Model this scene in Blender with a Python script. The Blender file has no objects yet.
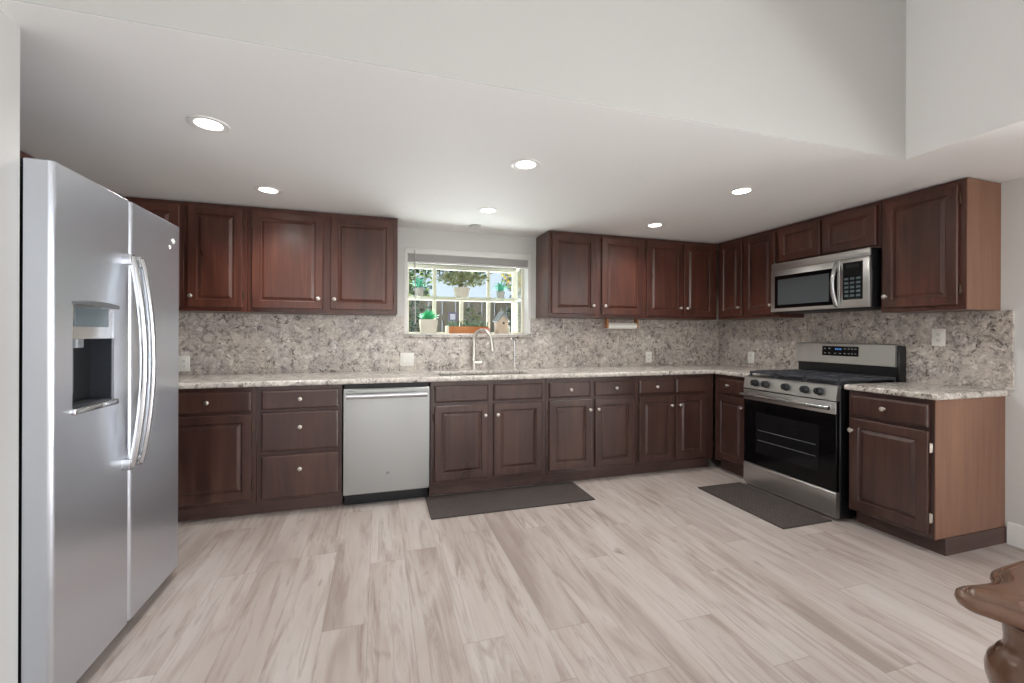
import bpy, bmesh, math, random
from mathutils import Vector, Matrix
R = math.radians
scene = bpy.context.scene
COL = scene.collection

# ------------------------------------------------------------------ camera
CAM = Vector((-3.600, -3.9062, 1.2375))
F_PX = 432.56
YAW, ROLL = -0.2988, 0.0038
cd = bpy.data.cameras.new('camera')
cam = bpy.data.objects.new('camera', cd); COL.objects.link(cam)
cd.sensor_width = 36.0; cd.lens = 36.0 * F_PX / 1024.0
cd.shift_y = -0.0071
cd.clip_start = 0.05; cd.clip_end = 200
cam.matrix_world = (Matrix.Translation(CAM) @ Matrix.Rotation(YAW, 4, 'Z')
                    @ Matrix.Rotation(R(90), 4, 'X') @ Matrix.Rotation(ROLL, 4, 'Z'))
scene.camera = cam

# ------------------------------------------------------------------ view
vs = scene.view_settings
vs.view_transform = 'Standard'; vs.look = 'None'; vs.gamma = 1.0; vs.use_curve_mapping = False
vs.exposure = 0.58

# ------------------------------------------------------------------ sky
w = bpy.data.worlds.new('sky'); scene.world = w; w.use_nodes = True
nt = w.node_tree; nt.nodes.clear()
sky = nt.nodes.new('ShaderNodeTexSky'); sky.sky_type = 'NISHITA'; sky.sun_disc = False
sky.sun_elevation = R(48); sky.sun_rotation = R(200); sky.air_density = 1.0; sky.dust_density = 1.5
bg = nt.nodes.new('ShaderNodeBackground'); bg.inputs[1].default_value = 0.10
wo = nt.nodes.new('ShaderNodeOutputWorld')
nt.links.new(sky.outputs[0], bg.inputs[0]); nt.links.new(bg.outputs[0], wo.inputs[0])

def area(name, loc, rot, sx, sy, power, col=(1, 1, 1)):
    l = bpy.data.lights.new(name, 'AREA'); l.shape = 'RECTANGLE'; l.size = sx; l.size_y = sy
    l.energy = power; l.color = col
    o = bpy.data.objects.new(name, l); o.location = loc; o.rotation_euler = rot; COL.objects.link(o); return o
# daylight coming in through the big windows of the room behind the camera
area('daylight_rear', (-2.4, -8.52, 1.6), (R(90), 0, 0), 4.2, 2.3, 45, (.97, .985, 1.0))
area('daylight_right', (1.85, -5.6, 1.45), (R(90), 0, R(90)), 3.0, 2.3, 130, (0.92, .965, 1.0))
# lamp hidden below the sink sill, added as yard bounce to brighten the ceiling
area('daylight_fill_sink', (-2.8, 0.85, 1.02), (R(-135), 0, 0), 2.6, 0.6, 95, (0.97, .985, 1.0))
# unseen low lamp at the side opening, added to brighten the ceiling
p_ = area('ceiling_fill_side', (1.78, -4.5, .45), (0, 0, 0), 1.7, .8, 198, (.97, .985, 1.0))
p_.rotation_euler = Vector((-.75, .45, .45)).to_track_quat('-Z', 'Y').to_euler()
sn = bpy.data.lights.new('sun', 'SUN'); sn.energy = 7; sn.angle = R(1); sn.color = (.97, .98, 1)
so = bpy.data.objects.new('sun', sn); so.rotation_euler = (R(90-33), 0, R(-6)); COL.objects.link(so)

# ------------------------------------------------------------------ material helpers
def srgb(r, g, b):
    f = lambda c: (c/255/12.92) if c/255 <= .04045 else ((c/255+.055)/1.055)**2.4
    return (f(r), f(g), f(b), 1)

class Mat:
    def __init__(s, name):
        s.m = bpy.data.materials.new(name); s.m.use_nodes = True
        s.t = s.m.node_tree; s.b = s.t.nodes['Principled BSDF']
    def n(s, k, **kw):
        n = s.t.nodes.new(k)
        for a, v in kw.items(): setattr(n, a, v)
        return n
    def l(s, a, b): s.t.links.new(a, b)
    def set(s, **kw):
        for k, v in kw.items(): s.b.inputs[k.replace('_', ' ')].default_value = v
        return s
    def noise(s, vec, scale, detail=3, rough=.5, dist=0):
        n = s.n('ShaderNodeTexNoise'); n.inputs['Scale'].default_value = scale
        n.inputs['Detail'].default_value = detail; n.inputs['Roughness'].default_value = rough
        n.inputs['Distortion'].default_value = dist
        if vec is not None: s.l(vec, n.inputs['Vector'])
        return n.outputs['Fac']
    def ramp(s, fac, stops):
        n = s.n('ShaderNodeValToRGB'); e = n.color_ramp.elements
        while len(e) < len(stops): e.new(.5)
        for i, (p, c) in enumerate(stops): e[i].position = p; e[i].color = c
        s.l(fac, n.inputs[0]); return n.outputs[0]
    def mix(s, fac, a, b, mode='MIX'):
        n = s.n('ShaderNodeMix', data_type='RGBA', blend_type=mode)
        for i, v in ((0, fac), (6, a), (7, b)):
            if hasattr(v, 'is_output'): s.l(v, n.inputs[i])
            else: n.inputs[i].default_value = v
        return n.outputs[2]
    def math(s, op, a, b=0.5, c=None):
        n = s.n('ShaderNodeMath', operation=op)
        for i, v in enumerate((a, b, c)):
            if v is None: continue
            if hasattr(v, 'is_output'): s.l(v, n.inputs[i])
            else: n.inputs[i].default_value = v
        return n.outputs[0]
    def mapping(s, vec, scale=(1, 1, 1), loc=(0, 0, 0)):
        n = s.n('ShaderNodeMapping'); n.inputs['Scale'].default_value = scale; n.inputs['Location'].default_value = loc
        s.l(vec, n.inputs[0]); return n.outputs[0]
    def bump(s, h, strength=.1, dist=.01):
        n = s.n('ShaderNodeBump'); n.inputs['Strength'].default_value = strength; n.inputs['Distance'].default_value = dist
        s.l(h, n.inputs['Height']); s.l(n.outputs[0], s.b.inputs['Normal'])
    def pos(s): return s.n('ShaderNodeNewGeometry').outputs['Position']
    def obj(s): return s.n('ShaderNodeTexCoord').outputs['Object']
    def col(s, c): s.l(c, s.b.inputs['Base Color']); return s
    def rgh(s, c): s.l(c, s.b.inputs['Roughness'])

def plain(name, rgb, rough=.5, metal=0, var=.04, **kw):
    a = Mat(name); c = srgb(*rgb)
    f = a.noise(a.obj(), 9, 3)
    lo = tuple(x*(1-var) for x in c[:3])+(1,); hi = tuple(min(1, x*(1+var)) for x in c[:3])+(1,)
    a.col(a.mix(f, lo, hi)); a.set(Roughness=rough, Metallic=metal, **kw); return a.m

def wall_paint(name, rgb):
    a = Mat(name); p = a.pos()
    a.col(a.mix(a.noise(p, 1.2, 2), srgb(*[x-2 for x in rgb]), srgb(*[min(255, x+2) for x in rgb])))
    a.set(Roughness=.62); a.bump(a.noise(p, 55, 3), .12, .004); return a.m

def wood(name, dark, mid, light, rough=.32, coat=.25, grain=(26, 26, 1.6)):
    a = Mat(name); o = a.obj()
    r = a.n('ShaderNodeObjectInfo').outputs['Random']
    sc = a.math('MULTIPLY', r, 37.0)
    add = a.n('ShaderNodeVectorMath', operation='ADD'); cmb = a.n('ShaderNodeCombineXYZ')
    a.l(sc, cmb.inputs[0]); a.l(sc, cmb.inputs[2]); a.l(o, add.inputs[0]); a.l(cmb.outputs[0], add.inputs[1])
    v = add.outputs[0]
    g = a.noise(a.mapping(v, grain), 1.0, 5, .6, .8)
    big = a.noise(a.mapping(v, (3.2, 3.2, 1.1)), 1.0, 2, .5, .6)
    f = a.math('ADD', a.math('MULTIPLY', g, .5), a.math('MULTIPLY', big, .5))
    c = a.ramp(f, [(.34, srgb(*dark)), (.5, srgb(*mid)), (.66, srgb(*light))])
    a.col(c); a.set(Metallic=0, **{'Coat_Weight': coat, 'Coat_Roughness': .2})
    a.rgh(a.math('ADD', a.math('MULTIPLY', big, .2), rough-.1)); a.bump(g, .06, .002); return a.m

def granite(name, base, cream, dark, speck):
    a = Mat(name); p = a.pos()
    wv = a.n('ShaderNodeTexNoise'); wv.inputs['Scale'].default_value = 9; wv.inputs['Detail'].default_value = 3; a.l(p, wv.inputs['Vector'])
    sb = a.n('ShaderNodeVectorMath', operation='SUBTRACT'); a.l(wv.outputs['Color'], sb.inputs[0]); sb.inputs[1].default_value = (.5, .5, .5)
    sca = a.n('ShaderNodeVectorMath', operation='SCALE'); a.l(sb.outputs[0], sca.inputs[0]); sca.inputs[3].default_value = .10
    ad = a.n('ShaderNodeVectorMath', operation='ADD'); a.l(p, ad.inputs[0]); a.l(sca.outputs[0], ad.inputs[1]); v = ad.outputs[0]
    big = a.noise(v, 6.5, 4, .6)
    c = a.mix(a.ramp(big, [(.38, (0, 0, 0, 1)), (.62, (1, 1, 1, 1))]), base, cream)
    med = a.noise(v, 26, 5, .7)
    c = a.mix(a.ramp(med, [(.42, (0, 0, 0, 1)), (.62, (.55, .55, .55, 1))]), c, speck)
    # thin winding dark outlines around pale blobs, broken up
    vo = a.n('ShaderNodeTexVoronoi', feature='DISTANCE_TO_EDGE'); vo.inputs['Scale'].default_value = 17; a.l(v, vo.inputs['Vector'])
    edge = a.ramp(vo.outputs['Distance'], [(.0, (1, 1, 1, 1)), (.16, (0, 0, 0, 1))])
    brk = a.ramp(a.noise(p, 18, 4, .7), [(.46, (0, 0, 0, 1)), (.62, (1, 1, 1, 1))])
    c = a.mix(a.math('MULTIPLY', a.math('MULTIPLY', edge, brk), .6), c, dark)
    vn = a.noise(v, 15, 4, .65, .5)
    band = a.math('MAXIMUM', a.math('SUBTRACT', 1.0, a.math('MULTIPLY', a.math('ABSOLUTE', a.math('SUBTRACT', vn, .5)), 26.0)), 0.0)
    c = a.mix(a.math('MULTIPLY', a.math('MULTIPLY', band, a.ramp(a.noise(p, 9, 3, .6), [(.42, (.1, .1, .1, 1)), (.62, (1, 1, 1, 1))])), .6), c, dark)
    cl = a.ramp(a.noise(v, 34, 5, .75), [(.545, (0, 0, 0, 1)), (.585, (1, 1, 1, 1))])
    where = a.ramp(a.noise(p, 8, 4, .7, .5), [(.45, (.08, .08, .08, 1)), (.56, (1, 1, 1, 1))])
    wh = a.ramp(a.noise(v, 21, 4, .7), [(.56, (0, 0, 0, 1)), (.63, (.7, .7, .7, 1))])
    c = a.mix(wh, c, srgb(232, 226, 218))
    c = a.mix(a.math('MULTIPLY', a.math('MULTIPLY', cl, where), .9), c, dark)
    fine = a.ramp(a.noise(p, 130, 3, .7), [(.58, (0, 0, 0, 1)), (.66, (.6, .6, .6, 1))])
    c = a.mix(fine, c, speck)
    a.col(c); a.set(Roughness=.22, Coat_Weight=.15); return a.m

def steel(name, rgb=(172, 174, 178), rough=.26, rv=.03, axis=(1, 1, 90), bump=.008, wav=0, wavs=(1, 1, 1), aniso=0.0, rot=0.0):
    a = Mat(name); o = a.obj()
    g = a.noise(a.mapping(o, axis), 4.0, 3)
    c = srgb(*rgb)
    a.set(Metallic=1.0, Base_Color=c)
    a.rgh(a.math('ADD', a.math('MULTIPLY', g, 2*rv), rough-rv))
    h = g
    if wav:
        h = a.math('MULTIPLY', a.noise(a.mapping(o, wavs), 1.0, 1), wav)
        a.bump(h, 1.0, .01)
    if aniso: a.set(Anisotropic=aniso, Anisotropic_Rotation=rot)
    return a.m

def floor_mat():
    a = Mat('plank_floor'); p = a.pos()
    sep = a.n('ShaderNodeSeparateXYZ'); a.l(p, sep.inputs[0])
    PW, PL = .182, 1.24
    u = a.math('DIVIDE', sep.outputs[0], PW); iu = a.math('FLOOR', u); fu = a.math('FRACT', u)
    off = a.n('ShaderNodeTexWhiteNoise', noise_dimensions='1D'); a.l(iu, off.inputs['W'])
    v = a.math('ADD', a.math('DIVIDE', sep.outputs[1], PL), off.outputs['Value']); iv = a.math('FLOOR', v); fv = a.math('FRACT', v)
    cell = a.n('ShaderNodeCombineXYZ'); a.l(iu, cell.inputs[0]); a.l(iv, cell.inputs[1])
    wn = a.n('ShaderNodeTexWhiteNoise', noise_dimensions='3D'); a.l(cell.outputs[0], wn.inputs['Vector'])
    # grain, stretched along the plank and shifted per plank
    sh = a.n('ShaderNodeVectorMath', operation='SCALE'); a.l(wn.outputs['Color'], sh.inputs[0]); sh.inputs[3].default_value = 20
    ad = a.n('ShaderNodeVectorMath', operation='ADD'); a.l(p, ad.inputs[0]); a.l(sh.outputs[0], ad.inputs[1]); q = ad.outputs[0]
    g1 = a.noise(a.mapping(q, (19, 1.7, 1)), 1.0, 5, .66, 1.2)
    g2 = a.noise(a.mapping(q, (5.0, .9, 1)), 1.0, 3, .55, .9)
    g3 = a.noise(a.mapping(q, (60, 3.0, 1)), 1.0, 4, .6, .3)
    c = a.ramp(g2, [(.30, srgb(146, 133, 126)), (.42, srgb(166, 154, 147)), (.56, srgb(176, 167, 161)), (.75, srgb(186, 179, 174))])
    c = a.mix(a.ramp(g1, [(.50, (0, 0, 0, 1)), (.72, (.9, .9, .9, 1))]), c, srgb(132, 115, 106))
    c = a.mix(a.math('MULTIPLY', a.ramp(g3, [(.5, (0, 0, 0, 1)), (.8, (1, 1, 1, 1))]), .35), c, srgb(150, 136, 126))
    kn = a.ramp(a.noise(a.mapping(q, (9, 3.2, 1)), 1.0, 2, .5, .4), [(.71, (0, 0, 0, 1)), (.80, (.8, .8, .8, 1))])
    c = a.mix(kn, c, srgb(112, 94, 82))
    c = a.mix(a.math('MULTIPLY', a.math('ABSOLUTE', a.math('SUBTRACT', wn.outputs['Value'], .5)), .28), c,
              a.mix(a.math('GREATER_THAN', wn.outputs['Value'], .5), srgb(146, 133, 126), srgb(194, 187, 182)))
    seam = a.math('MAXIMUM', a.math('GREATER_THAN', a.math('ABSOLUTE', a.math('SUBTRACT', fu, .5)), .493),
                  a.math('GREATER_THAN', a.math('ABSOLUTE', a.math('SUBTRACT', fv, .5)), .4988))
    c = a.mix(a.math('MULTIPLY', seam, .5), c, srgb(120, 106, 96))
    a.col(c); a.set(Roughness=.42); a.rgh(a.math('ADD', a.math('MULTIPLY', g1, .15), .34)); a.bump(g3, .05, .002); return a.m

def emit(name, rgb, s):
    m = bpy.data.materials.new(name); m.use_nodes = True; t = m.node_tree
    b = t.nodes['Principled BSDF']; b.inputs['Emission Color'].default_value = srgb(*rgb); b.inputs['Emission Strength'].default_value = s
    b.inputs['Base Color'].default_value = srgb(*rgb); return m

def pane_mat():
    m = bpy.data.materials.new('window_glass'); m.use_nodes = True; t = m.node_tree; t.nodes.clear()
    o = t.nodes.new('ShaderNodeOutputMaterial'); x = t.nodes.new('ShaderNodeMixShader'); f = t.nodes.new('ShaderNodeFresnel'); f.inputs[0].default_value = 1.3
    a = t.nodes.new('ShaderNodeBsdfTransparent'); a.inputs[0].default_value = (.95, .97, .96, 1)
    g = t.nodes.new('ShaderNodeBsdfGlossy'); g.inputs['Roughness'].default_value = .02
    k = t.nodes.new('ShaderNodeMath'); k.operation = 'MULTIPLY'; k.inputs[1].default_value = .45; t.links.new(f.outputs[0], k.inputs[0]); t.links.new(k.outputs[0], x.inputs[0]); t.links.new(a.outputs[0], x.inputs[1]); t.links.new(g.outputs[0], x.inputs[2]); t.links.new(x.outputs[0], o.inputs[0])
    return m

def mat_mat():
    a = Mat('floor_mat_weave'); p = a.pos()
    br = a.n('ShaderNodeTexBrick'); a.l(a.mapping(p, (1, 1, 1)), br.inputs['Vector']); br.inputs['Scale'].default_value = 16
    br.inputs['Color1'].default_value = srgb(66, 58, 54); br.inputs['Color2'].default_value = srgb(88, 78, 72)
    br.inputs['Mortar'].default_value = srgb(44, 38, 36); br.inputs['Mortar Size'].default_value = .05
    a.col(a.mix(a.math('MULTIPLY', a.noise(p, 40, 4), .6), br.outputs['Color'], srgb(66, 58, 55)))
    a.set(Roughness=.75); a.bump(br.outputs['Fac'], .3, .003); return a.m

M = dict(
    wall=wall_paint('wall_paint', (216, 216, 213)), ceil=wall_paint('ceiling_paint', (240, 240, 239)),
    wall_dimmed=wall_paint('wall_paint_dimmed', (180, 179, 176)), trim=plain('white_trim', (236, 235, 232), .35),  # header and left walls: white darkened in colour against too much light
    floor=floor_mat(),
    door=wood('cherry_door', (60, 33, 26), (80, 45, 35), (100, 58, 44)),
    frame=wood('cherry_frame', (60, 32, 26), (78, 42, 33), (95, 53, 40)),
    lower=wood('cherry_lower', (50, 32, 28), (66, 43, 37), (80, 54, 46)),
    side=wood('cherry_side_pale', (112, 78, 61), (126, 90, 70), (139, 102, 81), .5, .1, (20, 20, 1.4)),  # cabinet end panels, paler and more orange than the doors
    kick=wood('toe_kick', (62, 44, 40), (78, 56, 50), (92, 68, 60), .5, .05, (1.5, 1.5, 22)),
    granite=granite('granite', srgb(198, 189, 183), srgb(216, 207, 194), srgb(80, 70, 68), srgb(146, 136, 132)),
    graniteedge=granite('granite_counter', srgb(202, 195, 188), srgb(220, 213, 202), srgb(88, 78, 74), srgb(158, 148, 142)),
    fridge=steel('fridge_steel', (210, 214, 222), .32, axis=(1, .3, .9), aniso=.75, rv=.03),
    dw=steel('dishwasher_steel', (160, 160, 158), .35, axis=(2.6, .1, .03), aniso=.6, rot=.25, rv=.06),
    steel=steel('stainless', (204, 203, 201), .32, axis=(.5, 1, 220), aniso=.5),
    chrome=steel('polished_steel', (196, 197, 199), .22, axis=(1, 1, 20)),
    nickel=steel('brushed_nickel', (214, 209, 200), .3, axis=(1, 1, 20)),
    bronze=steel('antique_hinge', (92, 76, 62), .4, axis=(1, 1, 20)),
    black=plain('black_enamel', (22, 23, 26), .28), blackm=plain('black_plastic', (26, 27, 30), .5),
    iron=plain('cast_iron', (58, 60, 66), .4), glass=plain('black_glass', (8, 8, 10), .10, Specular_IOR_Level=.22),
    ovenglass=plain('oven_window_glass', (22, 22, 24), .12, Specular_IOR_Level=.25), mwglass=plain('microwave_window', (82, 88, 92), .25),
    cavity=plain('dispenser_cavity', (48, 52, 58), .35), dgrey=plain('dark_grey_plastic', (84, 86, 88), .35), grey=plain('grey_plastic', (120, 124, 128), .35),
    fbody=plain('fridge_body', (42, 44, 50), .5), white=plain('white_plastic', (238, 236, 230), .35),
    slot=plain('slot_dark', (70, 66, 62), .5), blind=plain('blind_vinyl', (206, 204, 202), .5), cream=plain('cream_vinyl', (236, 232, 214), .4),
    pane=pane_mat(), mat=mat_mat(), paper=plain('paper', (240, 238, 232), .8), rawwood=wood('raw_wood', (150, 98, 60), (176, 120, 78), (196, 142, 98), .5, .05),
    pot=plain('pale_pot', (214, 206, 192), .7), greypot=plain('grey_pot', (190, 188, 182), .6), pink=plain('pink_ceramic', (226, 160, 150), .4),
    planter=wood('planter_wood', (160, 96, 52), (184, 116, 66), (204, 140, 88), .6, 0, (1.5, 20, 20)),
    succ=plain('succulent', (84, 214, 150), .45, var=.4), teal=plain('succulent_teal', (120, 220, 190), .45, var=.4),
    herb=plain('herb_leaf', (128, 150, 128), .6, var=.3), leaf=plain('tree_leaf', (112, 130, 66), .6, var=.4), dleaf=plain('dark_leaf', (58, 82, 60), .6, var=.4),
    gleaf=plain('olive_leaf', (150, 156, 108), .6, var=.4), yleaf=plain('yellow_leaf', (206, 178, 62), .6, var=.4), soil=plain('soil', (60, 46, 36), .9),
    bark=plain('bark', (106, 92, 78), .9), grass=plain('lawn', (120, 128, 96), .9, var=.2), fence=wood('fence_board', (112, 104, 92), (136, 126, 112), (156, 146, 132), .8, 0),
    stucco=plain('pale_stucco', (132, 140, 150), .8), roof=plain('roof_shingle', (132, 124, 116), .8),
    lantern=plain('birdhouse_wood', (196, 176, 156), .6), lroof=plain('birdhouse_roof', (134, 140, 144), .5), purple=plain('violet_frame', (112, 104, 140), .5), card=plain('sign_card', (220, 222, 236), .6),
    table=wood('table_wood', (92, 62, 45), (110, 78, 59), (126, 94, 74), .26, .7, (3, 14, 14)),
    lamp=emit('lamp_lens', (255, 250, 240), 6.0), disp=plain('display_glass', (16, 20, 30), .1), blue=emit('display_digits', (90, 150, 230), .35), icon=plain('panel_marks', (150, 152, 156), .5),
    sunglass=plain('panel_film', (84, 96, 102), .25),
)

# ------------------------------------------------------------------ mesh helpers
class MB:
    """collects shapes; coordinates are local to the parent unless off is given"""
    def __init__(s, off=(0, 0, 0)): s.bm = bmesh.new(); s.off = Vector(off)
    def _merge(s, b):
        me = bpy.data.meshes.new('t'); b.to_mesh(me); b.free(); s.bm.from_mesh(me); bpy.data.meshes.remove(me)
    def box(s, x0, x1, y0, y1, z0, z1, bev=0, seg=2):
        b = bmesh.new(); r = bmesh.ops.create_cube(b, size=1)
        for v in b.verts: v.co = Vector(((x0+x1)/2+v.co.x*(x1-x0), (y0+y1)/2+v.co.y*(y1-y0), (z0+z1)/2+v.co.z*(z1-z0)))
        if bev: bmesh.ops.bevel(b, geom=list(b.edges), offset=bev, segments=seg, profile=.5, affect='EDGES')
        bmesh.ops.recalc_face_normals(b, faces=b.faces); s._merge(b); return s
    def cyl(s, p0, p1, r, r2=None, n=24):
        p0 = Vector(p0); p1 = Vector(p1); d = p1-p0; b = bmesh.new()
        bmesh.ops.create_cone(b, cap_ends=True, segments=n, radius1=r, radius2=r if r2 is None else r2, depth=d.length)
        m = Matrix.Translation((p0+p1)/2) @ d.to_track_quat('Z', 'Y').to_matrix().to_4x4()
        bmesh.ops.transform(b, matrix=m, verts=b.verts); s._merge(b); return s
    def lathe(s, prof, org=(0, 0, 0), axis=(0, 0, 1), n=32):
        """prof: (radius, height) list"""
        b = bmesh.new(); rings = []
        for r, h in prof:
            if r < 1e-6: rings.append([b.verts.new((0, 0, h))])
            else: rings.append([b.verts.new((r*math.cos(2*math.pi*i/n), r*math.sin(2*math.pi*i/n), h)) for i in range(n)])
        for a, c in zip(rings, rings[1:]):
            for i in range(n):
                j = (i+1) % n
                if len(a) == 1 and len(c) == 1: continue
                if len(a) == 1: b.faces.new((a[0], c[j], c[i]))
                elif len(c) == 1: b.faces.new((a[i], a[j], c[0]))
                else: b.faces.new((a[i], a[j], c[j], c[i]))
        m = Matrix.Translation(Vector(org)) @ Vector(axis).to_track_quat('Z', 'Y').to_matrix().to_4x4()
        bmesh.ops.transform(b, matrix=m, verts=b.verts); bmesh.ops.recalc_face_normals(b, faces=b.faces); s._merge(b); return s
    def tube(s, pts, r, n=12, flat=(1, 1)):
        pts = [Vector(p) for p in pts]; b = bmesh.new(); rings = []; up = None
        for i, p in enumerate(pts):
            t = (pts[min(i+1, len(pts)-1)]-pts[max(i-1, 0)]).normalized()
            if up is None:
                up = Vector((0, 0, 1)) if abs(t.z) < .9 else Vector((0, 1, 0))
            sd = t.cross(up).normalized(); up = sd.cross(t).normalized()
            rr = r[i] if isinstance(r, (list, tuple)) else r
            rings.append([b.verts.new(p+sd*rr*flat[0]*math.cos(2*math.pi*k/n)+up*rr*flat[1]*math.sin(2*math.pi*k/n)) for k in range(n)])
        for a, c in zip(rings, rings[1:]):
            for k in range(n): b.faces.new((a[k], a[(k+1) % n], c[(k+1) % n], c[k]))
        b.faces.new(rings[0][::-1]); b.faces.new(rings[-1])
        bmesh.ops.recalc_face_normals(b, faces=b.faces); s._merge(b); return s
    def prism(s, poly, z0, z1, axis='z', bev=0, seg=3):
        """poly 2D outline extruded along an axis; axis x: poly=(y,z); y: poly=(x,z); z: poly=(x,y)"""
        b = bmesh.new(); f = {'z': lambda p, h: (p[0], p[1], h), 'x': lambda p, h: (h, p[0], p[1]), 'y': lambda p, h: (p[0], h, p[1])}[axis]
        a = [b.verts.new(f(p, z0)) for p in poly]; c = [b.verts.new(f(p, z1)) for p in poly]; n = len(poly)
        fa = b.faces.new(a); fc = b.faces.new(c[::-1])
        for i in range(n): b.faces.new((a[i], c[i], c[(i+1) % n], a[(i+1) % n]))
        bmesh.ops.recalc_face_normals(b, faces=b.faces)
        if bev: bmesh.ops.bevel(b, geom=list(set(fa.edges) | set(fc.edges)), offset=bev, segments=seg, profile=.5, affect='EDGES')
        s._merge(b); return s
    def slab(s, xs, ys, fill, h0, h1, axis='z', bev=0, pred=None, seg=3):
        """grid of cells (some left out as holes) extruded to a slab"""
        f = {'z': lambda x, y, h: (x, y, h), 'x': lambda x, y, h: (h, x, y), 'y': lambda x, y, h: (x, h, y)}[axis]
        b = bmesh.new(); V = {}
        def g(i, j, h):
            k = (i, j, h)
            if k not in V: V[k] = b.verts.new(f(xs[i], ys[j], h0 if h == 0 else h1))
            return V[k]
        F = {(i, j) for i in range(len(xs)-1) for j in range(len(ys)-1) if fill((xs[i]+xs[i+1])/2, (ys[j]+ys[j+1])/2)}
        for i, j in F:
            for h in (0, 1): b.faces.new([g(i, j, h), g(i+1, j, h), g(i+1, j+1, h), g(i, j+1, h)])
            for di, dj, e in ((-1, 0, ((0, 0), (0, 1))), (1, 0, ((1, 0), (1, 1))), (0, -1, ((0, 0), (1, 0))), (0, 1, ((0, 1), (1, 1)))):
                if (i+di, j+dj) not in F:
                    (a1, b1), (a2, b2) = e
                    b.faces.new([g(i+a1, j+b1, 0), g(i+a2, j+b2, 0), g(i+a2, j+b2, 1), g(i+a1, j+b1, 1)])
        bmesh.ops.recalc_face_normals(b, faces=b.faces)
        if bev:
            ed = [e for e in b.edges if len(e.link_faces) == 2 and e.calc_face_angle(0) > 1.2 and (pred is None or pred((e.verts[0].co+e.verts[1].co)/2, e))]
            bmesh.ops.bevel(b, geom=ed, offset=bev, segments=seg, profile=.5, affect='EDGES')
        s._merge(b); return s
    def build(s, name, mat, parent=None, label=None, smooth=40, kind=None):
        me = bpy.data.meshes.new(name)
        if s.off.length: bmesh.ops.translate(s.bm, vec=-s.off, verts=s.bm.verts)
        s.bm.to_mesh(me); s.bm.free(); me.materials.append(mat)
        for p in me.polygons: p.use_smooth = True
        o = bpy.data.objects.new(name, me); COL.objects.link(o)
        if smooth: me.set_sharp_from_angle(angle=R(smooth))
        if parent is not None: o.parent = parent
        if label: o['label'] = label
        if kind: o['kind'] = kind
        return o

def thing(name, label, cat, loc=(0, 0, 0), rz=0, group=None):
    o = bpy.data.objects.new(name, None); COL.objects.link(o); o.empty_display_size = .1
    o.location = loc; o.rotation_euler = (0, 0, rz); o['label'] = label; o['category'] = cat
    if group: o['group'] = group
    return o
def tag(o, label, cat, group=None, kind=None):
    o['label'] = label; o['category'] = cat
    if group: o['group'] = group
    if kind: o['kind'] = kind
    return o
def structure(name, mb, mat, parent=None):
    return mb.build(name, mat, parent, kind='structure' if parent is None else None)

T = 2.1695        # kitchen ceiling height
HY = -2.33        # edge of the low ceiling
HX = -0.94
TOP = 3.30        # ceiling of the raised room

# ------------------------------------------------------------------ the room
structure('floor', MB().box(-5.85, 2.0, -8.5, .12, -.05, 0), M['floor'])
WX0, WX1, WZ0, WZ1 = -3.389, -2.211, 1.230, 1.997
structure('wall_back', MB().slab([-5.85, WX0, WX1, .12], [0, WZ0, WZ1, T], lambda x, z: not (WX0 < x < WX1 and WZ0 < z < WZ1), 0, .12, 'y'), M['wall'])
structure('wall_right', MB().box(0, .12, -3.6, 0, 0, T), M['wall'])
structure('wall_left', MB().box(-5.79, -5.67, -2.19, 0, 0, T), M['wall'])
structure('wall_stub', MB().box(-5.79, -4.65, -2.31, -2.20, 0, T), M['wall_dimmed'])
structure('wall_near', MB().box(-4.77, -4.65, -8.5, -2.31, 0, TOP), M['wall_dimmed'])
structure('wall_rear', MB().slab([-4.77, -4.5, -.3, 2.0], [0, .4, 2.75, TOP], lambda x, z: not (-4.5 < x < -.3 and .4 < z < 2.75), -8.5, -8.38, 'y'), M['wall'])
structure('wall_side', MB().slab([-8.5, -7.1, -3.65, -3.6], [0, .05, 2.6, TOP], lambda y, z: not (-7.1 < y < -3.65 and .05 < z < 2.6), 1.88, 2.0, 'x'), M['wall'])
structure('wall_return', MB().box(0.12, 2.0, -3.6, -3.48, 0, T), M['wall'])
# low ceiling over the kitchen, with the raised room cut out of it
structure('ceiling', MB().slab([-5.85, -4.65, HX, 2.0], [-8.5, HY, .12], lambda x, y: y > HY or x > HX, T, T+.12), M['ceil'])
structure('wall_header', MB().box(-4.65, HX+.1, HY-.003, HY+.10, T+.001, TOP), M['wall_dimmed'])
structure('wall_upper', MB().box(HX-.003, HX+.10, -8.4, HY, T+.002, TOP), M['ceil'])  # ceiling white stands in for light this wall does not receive
structure('ceiling_raised', MB().box(-4.77, HX+.1, -8.5, HY+.1, TOP, TOP+.1), M['ceil'])
structure('roof', MB().box(-6.3, 2.5, -8.9, .55, 3.45, 3.60), M['roof'])  # unseen slab added over the house to keep sun off the yard
structure('baseboard_right', MB().prism([(0, 0), (-.016, 0), (-.016, .095), (-.012, .105), (-.012, .118), (-.006, .128), (0, .13)], -3.48, -2.31, 'y'), M['trim'])
# window trims in the rooms behind (never in view, but they shape the reflections)
wr = MB()
for x in (-4.5, -3.1, -1.7, -.34): wr.box(x, x+.05, -8.46, -8.42, .4, 2.75)
wr.box(-4.5, -.3, -8.46, -8.42, 1.9, 1.94)
structure('window_2', wr, M['trim'])
wr = MB()
for y in (-7.1, -5.4, -3.70): wr.box(1.92, 1.96, y, y+.05, .05, 2.6)
structure('window_3', wr, M['trim'])

# ------------------------------------------------------------------ garden window over the sink
D = .36
gw = MB()
def bar(mb, x0, x1, y0, y1, z0, z1): mb.box(x0, x1, y0, y1, z0, z1, .003, 1)
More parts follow.
